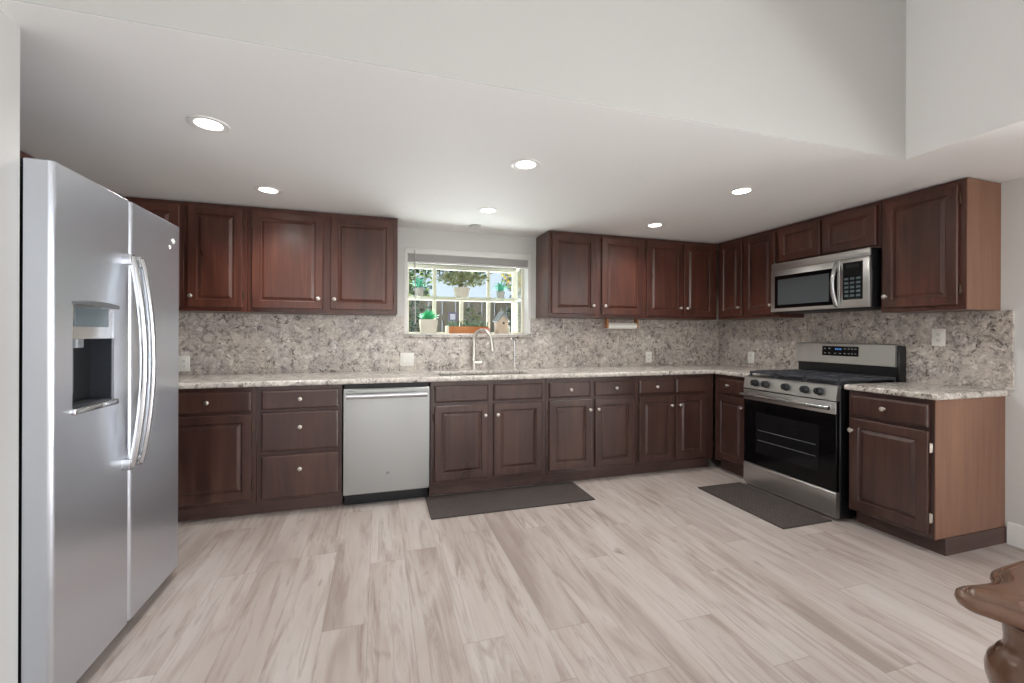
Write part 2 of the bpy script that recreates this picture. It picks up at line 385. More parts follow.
# casing lining the opening
bar(gw, WX0, WX0+.030, -.005, .13, WZ0, WZ1); bar(gw, WX1-.030, WX1, -.005, .13, WZ0, WZ1)
bar(gw, WX0, WX1, -.005, .13, WZ0, WZ0+.012); bar(gw, WX0, WX1, -.005, .13, WZ1-.02, WZ1)
window = structure('window_1', gw, M['trim'])
fr = MB()
FZ0, FZ1 = 1.238, 1.955
bar(fr, WX0+.02, WX0+.05, D-.02, D+.02, FZ0, FZ1-.05); bar(fr, WX1-.075, WX1-.022, D-.03, D+.02, FZ0, FZ1-.05)
bar(fr, WX0+.02, WX1-.02, D-.02, D+.02, FZ0, FZ0+.018); bar(fr, WX0+.02, WX1-.02, D-.02, D+.02, FZ1-.085, FZ1-.035)
bar(fr, WX0+.02, WX1-.03, D-.025, D+.02, 1.566, 1.604)
for x in (-3.081, -2.538): bar(fr, x-.017, x+.017, D-.012, D+.012, FZ0, FZ1-.05)
bar(fr, -2.814-.018, -2.814+.018, D-.012, D+.012, FZ0, 1.58)
for x in (WX0+.02, WX1-.05):
    bar(fr, x, x+.03, .12, .15, FZ0, WZ1); bar(fr, x, x+.03, .12, D, FZ0, FZ0+.018)
    bar(fr, x, x+.03, .12, D, 1.575, 1.60)
    fr.prism([(.12, WZ1), (.12, WZ1-.03), (D+.02, FZ1-.085), (D+.02, FZ1-.035)], x, x+.03, 'x')
fr.build('window_frame', M['cream'], window, smooth=30)
MB().box(WX0, WX1, .12, D, FZ0-.03, FZ0).build('window_sill', M['trim'], window)
pn = MB(); pn.box(WX0+.03, WX1-.03, D-.002, D+.002, FZ0, FZ1-.05)
for x in (WX0+.035, WX1-.035): pn.box(x-.002, x+.002, .13, D, FZ0, FZ1-.06)
pn.prism([(.13, WZ1-.012), (.13, WZ1-.016), (D, FZ1-.062), (D, FZ1-.058)], WX0+.03, WX1-.03, 'x')
pn.build('pane', M['pane'], window)
sh = MB().box(WX0+.05, WX1-.05, .15, D-.02, 1.580, 1.588)
tag(sh.build('glass_shelf', M['pane']), 'clear glass shelf across the middle of the garden window', 'shelf')
# granite ledge below the window
tag(MB().box(WX0+.001, WX1-.001, -.035, .12, WZ0-.026, WZ0-.0005, .006).build('window_ledge', M['granite']), 'granite ledge running under the sink window', 'ledge')

# blind
bl = thing('window_blind', 'white horizontal blind raised to the top of the sink window', 'blind', (-2.8, .0, 1.86))
o_ = (-2.8, .0, 1.86)
MB(o_).box(WX0+.005, WX1-.005, -.012, .055, 1.945, 1.992, .004).build('headrail', M['trim'], bl)
sl = MB(o_)
for i in range(9): sl.box(WX0+.02, WX1-.02, -.004, .046, 1.888+i*.0062, 1.8915+i*.0062)
sl.build('slat_stack', M['blind'], bl)
MB(o_).box(WX0+.02, WX1-.02, -.004, .046, 1.868, 1.884, .003).build('bottom_rail', M['blind'], bl)
MB(o_).tube([(-3.300, -.018, 1.975), (-3.296, -.02, 1.6), (-3.292, -.018, 1.33)], .0045, 8).build('wand', M['greypot'], bl)

# ------------------------------------------------------------------ cabinets
def panel_door(mb, x0, x1, z0, z1, yb, th=.020, fr=.052):
    """raised panel door, front towards -y"""
    w_, h_ = x1-x0, z1-z0; fr = min(fr, w_*.22, h_*.27)
    prof = [(0, 0), (0, -th+.004), (.004, -th), (fr, -th), (fr+.005, -th+.009), (fr+.011, -th+.010), (fr+.030, -th+.001), (fr+.034, -th+.001)]
    b = mb.bm; prev = None
    for ins, y in prof:
        ring = [b.verts.new((x, yb+y, z)) for x, z in ((x0+ins, z0+ins), (x1-ins, z0+ins), (x1-ins, z1-ins), (x0+ins, z1-ins))]
        if prev:
            for i in range(4): b.faces.new((prev[i], prev[(i+1) % 4], ring[(i+1) % 4], ring[i]))
        else: b.faces.new(ring[::-1])
        prev = ring
    b.faces.new(prev); bmesh.ops.recalc_face_normals(b, faces=b.faces); return mb

def drawer_front(mb, x0, x1, z0, z1, yb, th=.020):
    prof = [(0, 0), (0, -th+.008), (.003, -th+.004), (.012, -th), (.014, -th)]
    b = mb.bm; prev = None
    for ins, y in prof:
        ring = [b.verts.new((x, yb+y, z)) for x, z in ((x0+ins, z0+ins), (x1-ins, z0+ins), (x1-ins, z1-ins), (x0+ins, z1-ins))]
        if prev:
            for i in range(4): b.faces.new((prev[i], prev[(i+1) % 4], ring[(i+1) % 4], ring[i]))
        else: b.faces.new(ring[::-1])
        prev = ring
    b.faces.new(prev); bmesh.ops.recalc_face_normals(b, faces=b.faces); return mb

KNOB = [(0, 0), (.009, 0), (.007, .003), (.0055, .008), (.006, .013), (.012, .017), (.0145, .021), (.0135, .026), (.008, .029), (0, .030)]
def knob(x, y, z, parent):
    return MB().lathe(KNOB, (x, y, z), (0, -1, 0), 20).build('knob', M['nickel'], parent)
def hinge(x, y, z, parent, mat='bronze'):
    m = MB().box(x-.007, x+.007, y-.004, y+.001, z-.024, z+.024, .002, 1)
    m.cyl((x-.003, y-.008, z-.026), (x-.003, y-.008, z+.026), .0045, n=10)
    return m.build('hinge', M[mat], parent)

def cabinet(name, label, x0, x1, z0, z1, depth, wall, doors=(), drawers=(), kick=None, lower=False, group=None,
            sides=(), hmat='bronze', kick_end=False, cat='cabinet', body_top=None):
    """coordinates run along the wall (x = world X on the back wall, = -world Y on the right wall)"""
    if wall == 'back': t = thing(name, label, cat, (x0, 0, 0 if z0 < .5 else z0), 0, group)
    else: t = thing(name, label, cat, (0, -x0, 0 if z0 < .5 else z0), R(-90), group)
    zb = 0 if z0 < .5 else z0; o = (x0, 0, zb)
    fm = M['lower'] if lower else M['frame']; dm = M['lower'] if lower else M['door']
    if body_top:      # open-topped carcass around the sink
        m = MB(o).box(x0+.0005, x1-.0005, -depth, -.001, z0, body_top, .0015, 1)
        m.box(x0+.0005, x1-.0005, -depth, -depth+.03, body_top, z1); m.box(x0+.0005, x0+.018, -depth+.03, -.001, body_top, z1); m.box(x1-.018, x1-.0005, -depth+.03, -.001, body_top, z1)
        m.build('carcass', fm, t)
    else: MB(o).box(x0+.0005, x1-.0005, -depth, -.001, z0, z1, .0015, 1).build('carcass', fm, t)
    if kick:
        x1k = x1+.012 if kick_end else x1
        MB(o).box(x0, x1k, -depth+.072, -.03 if not kick_end else -.001, 0, z0, .001, 1).build('toe_kick', M['kick'], t)
    for s_ in sides:
        if s_ == 'R': MB(o).box(x1-.0005, x1+.004, -depth, -.001, z0, z1, .001, 1).build('side_panel', M['side'], t, label='lighter reddish brown side panel')
        else: MB(o).box(x0-.004, x0+.0005, -depth, -.001, z0, z1, .001, 1).build('side_panel', M['frame'], t)
    for (a, b, c, d, kx, kz, hs) in doors:
        dr = panel_door(MB(o), a, b, c, d, -depth-.0005).build('door', dm, t, smooth=20)
        if kx is not None:
            k_ = MB(o).lathe(KNOB, (kx, -depth-.0195, kz), (0, -1, 0), 20).build('knob', M['nickel'], dr)
        if hs:
            hx = a-.004 if hs == 'L' else b+.008
            for hz in (c+.09, d-.09):
                m = MB(o).box(hx-.008, hx+.006, -depth-.006, -depth+.001, hz-.024, hz+.024, .002, 1)
                m.cyl((hx-.002, -depth-.009, hz-.027), (hx-.002, -depth-.009, hz+.027), .005, n=10)
                m.build('hinge', M[hmat], dr)
    for (a, b, c, d, kx, kz) in drawers:
        dr = drawer_front(MB(o), a, b, c, d, -depth-.0005).build('drawer', dm, t, smooth=20)
        if kx is not None: MB(o).lathe(KNOB, (kx, -depth-.0195, kz), (0, -1, 0), 20).build('knob', M['nickel'], dr)
    return t

UB, UD = 1.394, .3157
BD, BZ0, BZ1 = .627, .0962, .878
UT = T-.006
dz0, dz1 = 1.424, 2.135
gU = 'wall cabinets around the kitchen'; gB = 'base cabinets around the kitchen'
U = lambda a, b, k=None, kz=1.500, h=None, c=dz0, d=dz1: (a, b, c, d, k, kz, h)
cabinet('wall_cabinet', 'cherry wall cabinet mostly hidden behind the refrigerator top', -5.66, -4.915, UB, UT, UD, 'back', [U(-5.60, -5.28), U(-5.25, -4.935)], group=gU)
cabinet('wall_cabinet', 'narrow single-door cherry wall cabinet right next to the refrigerator', -4.914, -4.519, UB, UT, UD, 'back', [U(-4.885, -4.550, -4.862, h='R')], group=gU)
cabinet('wall_cabinet', 'wide two-door cherry wall cabinet left of the sink window', -4.518, -3.457, UB, UT, UD, 'back',
        [U(-4.487, -4.008, -4.038, h='L'), U(-3.955, -3.491, -3.925, h='R')], group=gU)
cabinet('wall_cabinet', 'two-door cherry wall cabinet right of the sink window, above the paper towel holder', -2.155, -1.167, UB, UT, UD, 'back',
        [U(-2.128, -1.694, -1.722, h='L'), U(-1.631, -1.190, -1.603, h='R')], group=gU, sides=('L',))
cabinet('wall_cabinet', 'two-door cherry wall cabinet on the back wall in the corner', -1.166, -.318, UB, UT, UD, 'back',
        [U(-1.149, -.742, -.775, h='L'), U(-.727, -.365, -.697)], group=gU)
cabinet('wall_cabinet', 'two-door cherry wall cabinet between the corner and the microwave', .336, 1.020, UB, UT, UD, 'right',
        [U(.366, .645, .617), U(.677, 1.000, .972)], group=gU)
cabinet('wall_cabinet', 'short two-door cherry cabinet above the microwave', 1.021, 1.820, 1.842, UT, UD, 'right',
        [(1.037, 1.400, 1.862, 2.135, None, 0, None), (1.418, 1.797, 1.862, 2.135, None, 0, None)], group=gU)
cabinet('wall_cabinet', 'large single-door cherry cabinet at the end, right of the microwave', 1.821, 2.270, UB, UT, UD, 'right',
        [U(1.840, 2.238, 1.862, h='R')], group=gU, sides=('R',), hmat='bronze')
# short dark cabinet over the refrigerator
cf = thing('wall_cabinet', 'dark cabinet high on the wall over the refrigerator', 'cabinet', (-5.67, -1.7, 1.86), 0, gU)
MB((-5.67, -1.7, 1.86)).box(-5.665, -5.345, -2.18, -.36, 1.86, UT, .002).build('carcass', M['frame'], cf)

cabinet('base_cabinet', 'base cabinet with one drawer over one door, beside the refrigerator', -4.955, -4.381, BZ0, BZ1, BD, 'back',
        [(-4.915, -4.410, .130, .697, None, 0, 'R')], [(-4.915, -4.408, .718, .852, -4.660, .786)], kick=True, lower=True, group=gB)
cabinet('base_cabinet', 'blind corner base cabinet hidden behind the refrigerator', -5.66, -4.956, BZ0, BZ1, BD, 'back',
        [(-5.60, -5.01, .130, .697, -5.58, .62, None)], kick=True, lower=True, group=gB)
cabinet('base_cabinet', 'base cabinet with three stacked drawers, left of the dishwasher', -4.380, -3.845, BZ0, BZ1, BD, 'back',
        [], [(-4.352, -3.867, .722, .850, -4.112, .790), (-4.352, -3.867, .438, .704, -4.112, .600), (-4.352, -3.867, .118, .412, -4.112, .315)],
        kick=True, lower=True, group=gB)
cabinet('base_cabinet', 'two-door sink base with blank drawer fronts, right of the dishwasher', -3.228, -2.302, BZ0, BZ1, BD, 'back',
        [(-3.198, -2.785, .130, .697, -2.812, .612, 'L'), (-2.740, -2.335, .130, .697, -2.712, .612, 'R')],
        [(-3.198, -2.785, .720, .845, None, 0), (-2.740, -2.335, .720, .845, None, 0)], kick=True, lower=True, group=gB, body_top=.68)
cabinet('base_cabinet', 'base cabinet with two drawers over two doors, right of the sink base', -2.301, -1.460, BZ0, BZ1, BD, 'back',
        [(-2.275, -1.894, .130, .697, -1.915, .612, 'L'), (-1.860, -1.490, .130, .697, -1.835, .612, 'R')],
        [(-2.275, -1.905, .720, .845, -2.090, .784), (-1.860, -1.490, .720, .845, -1.668, .784)], kick=True, lower=True, group=gB)
cabinet('base_cabinet', 'base cabinet with two drawers over two doors, at the inside corner', -1.459, -.640, BZ0, BZ1, BD, 'back',
        [(-1.434, -1.080, .130, .697, -1.112, .612, 'L'), (-1.055, -.735, .130, .697, -1.025, .612, None)],
        [(-1.434, -1.080, .720, .845, -1.264, .782), (-1.055, -.735, .720, .845, None, 0)], kick=True, lower=True, group=gB)
cabinet('base_cabinet', 'narrow base cabinet with a drawer and door, between the corner and the range', .640, 1.030, BZ0, BZ1, BD, 'right',
        [(.674, 1.000, .130, .697, .972, .620, None)], [(.678, 1.000, .720, .845, .816, .790)], kick=True, lower=True, group=gB)
cabinet('base_cabinet', 'end base cabinet with a drawer, a door and a lighter side, right of the range', 1.830, 2.292, BZ0, BZ1, BD, 'right',
        [(1.846, 2.270, .122, .697, 1.862, .622, 'R')], [(1.852, 2.268, .720, .850, 2.049, .790)], kick=True, lower=True, group=gB, sides=('R',), hmat='nickel', kick_end=True)

# ------------------------------------------------------------------ counter tops and backsplash
CO = .655; CT = .916
SX0, SX1, SY0, SY1 = -3.14, -2.38, -.555, -.165
def edge_front(mid, e):
    d = e.verts[1].co-e.verts[0].co
    return abs(d.z) < 1e-4 and not (mid.y > -.003 or mid.x > -.003 or mid.x < -5.6)
ct = MB().slab([-5.66, SX0, SX1, -CO, -.001], [-1.033, -CO, SY0, SY1, -.001],
               lambda x, y: not (SX0 < x < SX1 and SY0 < y < SY1) and (y > -CO or x > -CO), .8785, CT, 'z', .012, edge_front, 4)
tag(ct.build('countertop', M['graniteedge'], smooth=50), 'long speckled granite countertop from the refrigerator around to the range', 'countertop')
ct = MB().slab([-CO, -.001], [-2.318, -1.818], lambda x, y: True, .8785, CT, 'z', .012, edge_front, 4)
tag(ct.build('countertop', M['graniteedge'], smooth=50), 'short granite countertop on the end cabinet right of the range', 'countertop')
BS = .02
bs = MB().slab([-5.66, WX0, WX1, -BS-.0005], [CT, WZ0-.027, UB-.002], lambda x, z: not (WX0 < x < WX1 and z > WZ0-.027), -BS, -.0005, 'y')
tag(bs.build('backsplash', M['granite']), 'mottled granite backsplash along the back wall, around the window', 'backsplash')
bs = MB().slab([-2.334, -1.819, -1.022, -.0005], [CT, UB-.002, 1.4315], lambda y, z: z < UB-.002 or -1.819 < y < -1.022, -BS, -.0005, 'x')
tag(bs.build('backsplash', M['granite']), 'mottled granite backsplash on the right wall behind the range', 'backsplash')

# ------------------------------------------------------------------ sink and taps
sk = thing('kitchen_sink', 'undermount stainless double sink set in the counter below the window', 'sink', (-2.76, -.36, .67))
so_ = (-2.76, -.36, .67)
def basin(x0, x1):
    m = MB(so_); t_ = .004; z0 = .70; z1 = .878
    m.box(x0, x1, SY0-.01, SY1+.01, z0-t_, z0); m.box(x0-t_, x0, SY0-.01, SY1+.01, z0, z1); m.box(x1, x1+t_, SY0-.01, SY1+.01, z0, z1)
    m.box(x0-t_, x1+t_, SY0-.014, SY0-.01, z0, z1); m.box(x0-t_, x1+t_, SY1+.01, SY1+.014, z0, z1)
    return m
for a, b in ((SX0-.01, -2.775), (-2.745, SX1+.01)):
    bb = basin(a, b).build('basin', M['steel'], sk)
    MB(so_).lathe([(0, 0), (.04, 0), (.042, .004), (.03, .003), (0, .001)], ((a+b)/2, -.36, .7)).build('drain', M['chrome'], bb)
fc = thing('kitchen_faucet', 'tall brushed nickel gooseneck faucet behind the sink', 'faucet', (-2.785, -.10, CT))
f0 = Vector((-2.785, -.10, CT))
MB().lathe([(0, 0), (.028, 0), (.028, .006), (.020, .012), (.017, .05), (.017, .10), (.013, .105), (0, .105)]).build('base', M['nickel'], fc)
dirv = Vector((.130, -.12, 0)); L_ = dirv.length; dn = dirv.normalized(); rr = L_/2
pts = [Vector((0, 0, .10)), Vector((0, 0, .18)), Vector((0, 0, .265))]
for i in range(1, 13):
    a = math.pi*i/13; pts.append(dn*(rr-rr*math.cos(a))+Vector((0, 0, .265+rr*math.sin(a)*1.0)))
pts.append(dn*L_*1.01+Vector((0, 0, .255)))
MB().tube(pts, .0160, 14).build('spout', M['nickel'], fc)
MB().cyl(dn*L_*1.01+Vector((0, 0, .262)), dn*L_*1.06+Vector((0, 0, .175)), .017, .021).build('spray_head', M['nickel'], fc)
hl = MB().cyl((.012, 0, .062), (.070, -.008, .062), .015); hl.tube([(.05, -.006, .062), (.075, -.015, .085), (.095, -.025, .115)], [.006, .005, .004], 8)
hl.build('lever', M['nickel'], fc)
ft = thing('filter_tap', 'slim nickel drinking-water tap right of the tall faucet', 'tap', (-2.405, -.11, CT))
MB().lathe([(0, 0), (.02, 0), (.02, .005), (.011, .010), (.010, .05), (.006, .055), (0, .055)]).build('base', M['nickel'], ft)
pts = [Vector((0, 0, .05)), Vector((0, 0, .245))]
for i in range(1, 9):
    a = math.pi*i/9; pts.append(Vector((-(.022-.022*math.cos(a)), -.4*(.022-.022*math.cos(a)), .245+.04*math.sin(a))))
MB().tube(pts, .009, 10).build('spout', M['chrome'], ft)
MB().tube([(.008, 0, .05), (.035, -.004, .056)], .005, 8).build('lever', M['nickel'], ft)

# ------------------------------------------------------------------ dishwasher
dw = thing('dishwasher', 'stainless dishwasher with a bar handle between base cabinets', 'dishwasher', (-3.536, -.33, 0))
do = (-3.536, -.33, 0)
X0, X1 = -3.834, -3.239
MB(do).box(X0+.004, X1-.004, -.62, -.03, .10, .874).build('tub', M['blackm'], dw)
MB(do).box(X0+.004, X1-.004, -.575, -.05, 0, .10).build('toe_kick', M['black'], dw)
pd = MB(do).prism([(-.632, .094), (-.652, .094), (-.657, .100), (-.660, .48), (-.657, .838), (-.652, .846), (-.632, .846)], X0, X1, 'x').build('door', M['dw'], dw, smooth=30)
hb = MB(do)
hb.tube([(X0+.018, -.692, .797), (X1-.018, -.692, .797)], .016, 16, (.7, 1.2))
for x in (X0+.03, X1-.03): hb.box(x-.012, x+.012, -.69, -.655, .787, .807, .003, 1)
hb.build('handle', M['chrome'], pd)
MB(do).lathe([(0, 0), (.013, 0), (.013, .002), (.011, .004), (0, .004)], (-3.536, -.6585, .237), (0, -1, 0), 24).build('badge', M['chrome'], pd)
MB(do).lathe([(0, 0), (.008, 0), (.008, .001), (0, .001)], (-3.536, -.6622, .237), (0, -1, 0), 24).build('badge_center', M['grey'], pd)
MB(do).box(X0+.025, X0+.085, -.6575, -.655, .828, .834).build('vent_mark', M['grey'], pd)

# ------------------------------------------------------------------ range
rg = thing('gas_range', 'stainless gas range with black oven door on the right wall', 'range', (0, -1.040, 0), R(-90))
W = .760
MB().box(0, W, -.665, -.022, .015, .888, .004, 1).build('body', M['black'], rg)
MB().box(.006, W-.006, -.668, -.06, .888, .904, .005).build('cooktop', M['black'], rg, label='black enamel cooktop')
cp = MB().prism([(-.660, .800), (-.700, .800), (-.704, .806), (-.690, .892), (-.676, .902), (-.655, .902)], 0, W, 'x').build('control_panel', M['steel'], rg, smooth=25)
for x in (.113, .213, .388, .540, .643):
    k = MB().lathe([(0, 0), (.028, 0), (.028, .006), (.025, .010), (.023, .030), (.019, .034), (0, .034)], (x, -.698, .852), (0, -1, .16), 24)
    k.box(x-.006, x+.006, -.742, -.728, .834, .878, .003, 1); k.build('burner_knob', M['blackm'], cp)
dr = MB().box(0, W, -.700, -.668, .198, .792, .004, 1).build('oven_door', M['glass'], rg, label='black glass oven door')
MB().box(.0005, W-.0005, -.705, -.690, .712, .793, .004).build('top_band', M['steel'], dr, label='stainless band across the top of the oven door')
MB().box(.12, W-.12, -.7022, -.700, .30, .62, .0005, 1).build('window', M['ovenglass'], dr)
rk = MB()
for z in (.40, .48):
    rk.cyl((.14, -.7028, z), (W-.14, -.7028, z), .0016, n=8)
rk.build('rack', M['grey'], dr)
h = MB().tube([(.015, -.748, .756), (W-.015, -.748, .756)], .0135, 16)
for x in (.035, W-.035): h.box(x-.014, x+.014, -.748, -.704, .746, .766, .004, 1)
h.build('handle', M['chrome'], dr)
MB().prism([(-.668, .022), (-.694, .022), (-.700, .03), (-.700, .186), (-.694, .193), (-.668, .193)], 0, W, 'x').build('storage_drawer', M['steel'], rg, smooth=25)
for x in (.04, W-.04):
    for y in (-.62, -.07): MB().cyl((x, y, 0), (x, y, .016), .016, n=12).build('leg', M['blackm'], rg)
# burners and grates
for x, y, r in ((.14, -.50, .045), (.14, -.23, .036), (.38, -.36, .05), (.62, -.50, .050), (.62, -.23, .034)):
    MB().lathe([(0, 0), (r, 0), (r, .010), (r*.75, .012), (r*.75, .020), (0, .022)], (x, y, .903), n=24).build('burner', M['iron'], rg)
for gx0, gx1 in ((.015, .258), (.262, .498), (.502, W-.015)):
    g = MB(); z0, z1 = .925, .943; y0, y1 = -.655, -.105
    for y in (y0, y1-.012): g.box(gx0, gx1, y, y+.012, z0, z1, .003, 1)
    for x in (gx0, gx1-.012): g.box(x, x+.012, y0, y1, z0, z1, .003, 1)
    g.box(gx0, gx1, -.386, -.374, z0, z1, .003, 1); cx = (gx0+gx1)/2; g.box(cx-.006, cx+.006, y0, y1, z0, z1, .003, 1)
    for y in (-.58, -.52, -.46, -.30, -.24, -.18):
        g.box(gx0, gx0+.075, y-.005, y+.005, z0, z1+.004, .002, 1); g.box(gx1-.075, gx1, y-.005, y+.005, z0, z1+.004, .002, 1)
    for x in (gx0, gx1-.014):
        for y in (y0, y1-.014): g.box(x, x+.014, y, y+.014, .903, z0)
    g.build('grate', M['iron'], rg)
bk = MB().box(-.008, W-.002, -.100, -.022, .906, 1.166, .004, 1).build('backguard', M['black'], rg)
MB().prism([(-.10, 1.014), (-.128, 1.018), (-.118, 1.170), (-.108, 1.176), (-.10, 1.176)], -.008, W-.014, 'x').build('backguard_panel', M['steel'], bk, label='stainless panel on the backguard', smooth=25)
cpn = MB().prism([(-.118, 1.076), (-.1262, 1.076), (-.1215, 1.152), (-.116, 1.152)], .225, .505, 'x').build('display_panel', M['glass'], bk)
ic = MB()
for i, x in enumerate((.25, .285, .405, .435, .46, .485)):
    for z in (1.096, 1.133): ic.box(x-.006, x+.006, -.1275+.0004, -.1215, z-.003, z+.003)
for x in (.33, .37): ic.box(x-.006, x+.006, -.1275, -.1225, 1.093, 1.098)
ic.build('button_marks', M['icon'], bk)
dg = MB()
for x in (.335, .347, .361, .373): dg.box(x-.003, x+.003, -.1268, -.1222, 1.124, 1.135)
dg.build('clock_digits', M['blue'], bk)

# ------------------------------------------------------------------ microwave
mw = thing('microwave', 'stainless over-the-range microwave hung under the short cabinet', 'microwave', (0, -1.030, 1.432), R(-90))
W = .776; H = .408
MB().box(0, W, -.385, -.022, 0, H, .004, 1).build('body', M['black'], mw)
MB().box(.02, W-.02, -.37, -.05, -.006, .001).build('grease_filter', M['blackm'], mw)
MB().box(0, W, -.402, -.385, .352, H, .004, 2).build('top_vent_band', M['steel'], mw)
dr = MB().box(0, .578, -.408, -.385, .002, .350, .005).build('door', M['steel'], mw)
MB().box(.040, .560, -.4092, -.4070, .030, .300, .0008, 1).build('window_surround', M['glass'], dr)
MB().box(.070, .500, -.4102, -.4085, .058, .268, .0006, 1).build('window', M['mwglass'], dr)
pts = [Vector((.560, -.409, .018))]
for i in range(0, 13):
    a = math.pi*i/12; pts.append(Vector((.560, -.418-.042*math.sin(a), .024+.305*i/12)))
pts.append(Vector((.560, -.409, .335)))
MB().tube(pts, .0125, 12, (1.15, .9)).build('handle', M['chrome'], dr)
pn_ = MB().box(.580, W, -.408, -.385, .002, .350, .005).build('control_panel', M['steel'], mw)
MB().box(.600, .735, -.4092, -.4070, .060, .325, .0008, 1).build('keypad', M['glass'], pn_)
kd_ = MB()
for i in range(3):
    for j in range(5): kd_.box(.612+i*.040, .612+i*.040+.028, -.4101, -.4088, .080+j*.030, .080+j*.030+.016)
kd_.build('keys', M['sunglass'], pn_)
MB().box(.625, .712, -.4101, -.4088, .285, .308).build('display', M['disp'], pn_)

# ------------------------------------------------------------------ refrigerator (front faces +x)
FO = (-4.98, -1.73, 0)
fg = thing('refrigerator', 'tall stainless side-by-side refrigerator with ice dispenser on the left', 'refrigerator', FO)
FT = 1.776
MB(FO).box(-5.40, -4.670, -2.165, -1.295, .03, FT-.012, .006, 1).build('body', M['fbody'], fg)
MB(FO).box(-4.672, -4.644, -2.172, -1.290, .06, FT-.02, .002, 1).build('gasket', M['blackm'], fg)
MB(FO).box(-4.80, -4.672, -2.15, -1.31, FT-.012, FT+.012, .004).build('hinge_cover', M['fbody'], fg)
MB(FO).box(-4.69, -4.665, -2.14, -1.32, .02, .10).build('kick_grille', M['blackm'], fg)
for x in (-5.3, -4.75):
    for y in (-2.10, -1.36): MB(FO).cyl((x, y, 0), (x, y, .032), .02, n=12).build('foot', M['blackm'], fg)

def fridge_door(y0, y1):
    """plan outline with rounded outer corners and a slight bulge, extruded in z"""
    r = .016; xb, xf = -4.645, -4.572; out = [(xb, y1), (xb, y0)]
    for i in range(7):
        a = math.pi/2*i/6; out.append((xf-r+r*math.sin(a), y0+r-r*math.cos(a)))
    for i in range(7):
        a = math.pi/2*i/6; out.append((xf-r+r*math.cos(a), y1-r+r*math.sin(a)))
    m = MB(FO); m.prism(out[::-1], .055, FT, 'z', .003, 1); return m
def cut(o, boxes):
    """carve box-shaped recesses out of a mesh for good"""
    for (x0, x1, y0, y1, z0, z1) in boxes:
        c = MB(FO).box(x0, x1, y0, y1, z0, z1, .006, 2).build('cutter', M['cavity'])
        md = o.modifiers.new('b', 'BOOLEAN'); md.object = c; md.operation = 'DIFFERENCE'; md.solver = 'EXACT'
        c.location = o.matrix_world.translation
        bpy.context.view_layer.update()
        c.location = fg.location
        bpy.context.view_layer.update()
        dg = bpy.context.evaluated_depsgraph_get()
        me = bpy.data.meshes.new_from_object(o.evaluated_get(dg))
        o.modifiers.clear(); o.data = me
        bpy.data.objects.remove(c)
ld = fridge_door(-2.195, -1.7585).build('door', M['fridge'], fg, smooth=25, label='left door with the ice and water dispenser')
rd = fridge_door(-1.7525, -1.293).build('door', M['fridge'], fg, smooth=25)
DY0, DY1, DZ0, DZ1 = -2.103, -1.868, .982, 1.335
cut(ld, [(-4.650, -4.50, DY0, DY1, DZ0, DZ1)])
for d_ in (ld, rd):
    for p in d_.data.polygons: p.use_smooth = True
    d_.data.set_sharp_from_angle(angle=R(30))
    wn_ = d_.modifiers.new('weighted', 'WEIGHTED_NORMAL'); wn_.keep_sharp = True; wn_.weight = 100
# dispenser
ds = MB(FO)
ds.box(-4.648, -4.645, DY0+.002, DY1-.002, DZ0, 1.216)
ds.box(-4.648, -4.578, DY0-.0005, DY0+.004, DZ0, 1.216); ds.box(-4.648, -4.578, DY1-.004, DY1+.0005, DZ0, 1.216)
ds.box(-4.648, -4.578, DY0, DY1, DZ0, DZ0+.006)
ds.build('dispenser_recess', M['cavity'], ld)
MB(FO).prism([(-4.640, 1.216), (-4.576, 1.216), (-4.573, 1.335), (-4.640, 1.335)], DY0+.001, DY1-.001, 'y').build('dispenser_panel', M['chrome'], ld)
MB(FO).box(-4.578, -4.5715, DY0+.012, DY1-.035, 1.258, 1.326, .001, 1).build('dispenser_screen', M['sunglass'], ld)
hd = MB(FO)
arc = [(DY0-.004, 1.330)]+[(DY0-.004+(DY1-DY0+.018)*i/8, 1.338+.012*math.sin(math.pi*(i/8*.8+.1))) for i in range(9)]+[(DY1+.014, 1.328)]
hd.prism([(y, z) for y, z in arc], -4.60, -4.560, 'x', .003, 2)
hd.build('dispenser_hood', M['dgrey'], ld)
MB(FO).box(-4.645, -4.560, DY0-.006, DY1+.014, .962, .984, .006, 3).build('drip_tray', M['chrome'], ld)
MB(FO).box(-4.643, -4.600, DY0+.02, DY1-.03, .985, .990).build('drip_grille', M['blackm'], ld)
pad = MB(FO); pad.box(-4.640, -4.630, DY0+.055, DY0+.115, 1.02, 1.19, .004); pad.cyl((-4.615, DY0+.085, 1.216), (-4.615, DY0+.085, 1.185), .025)
pad.build('dispenser_paddle', M['grey'], ld)
for y, dd in ((-1.800, ld), (-1.732, rd)):
    h = MB(FO); n = 22; pts = []
    for i in range(n+1):
        t = i/n; pts.append(Vector((-4.548+.042*math.sin(math.pi*t)**.8, y, .700+.842*t)))
    h.tube(pts, .0145, 12, (1.0, .75))
    for z in (.712, 1.530): h.box(-4.575, -4.542, y-.016, y+.016, z-.022, z+.022, .004)
    h.build('handle', M['chrome'], dd)
MB(FO).lathe([(0, 0), (.013, 0), (.013, .002), (0, .0035)], (-4.5715, -1.372, 1.690), (1, 0, 0), 24).build('badge', M['white'], rd, label='small round badge')
MB(FO).lathe([(0, 0), (.010, 0), (.010, .001), (0, .001)], (-4.5715, -1.408, 1.655), (1, 0, 0), 20).build('sticker', M['white'], rd, label='small white sticker')

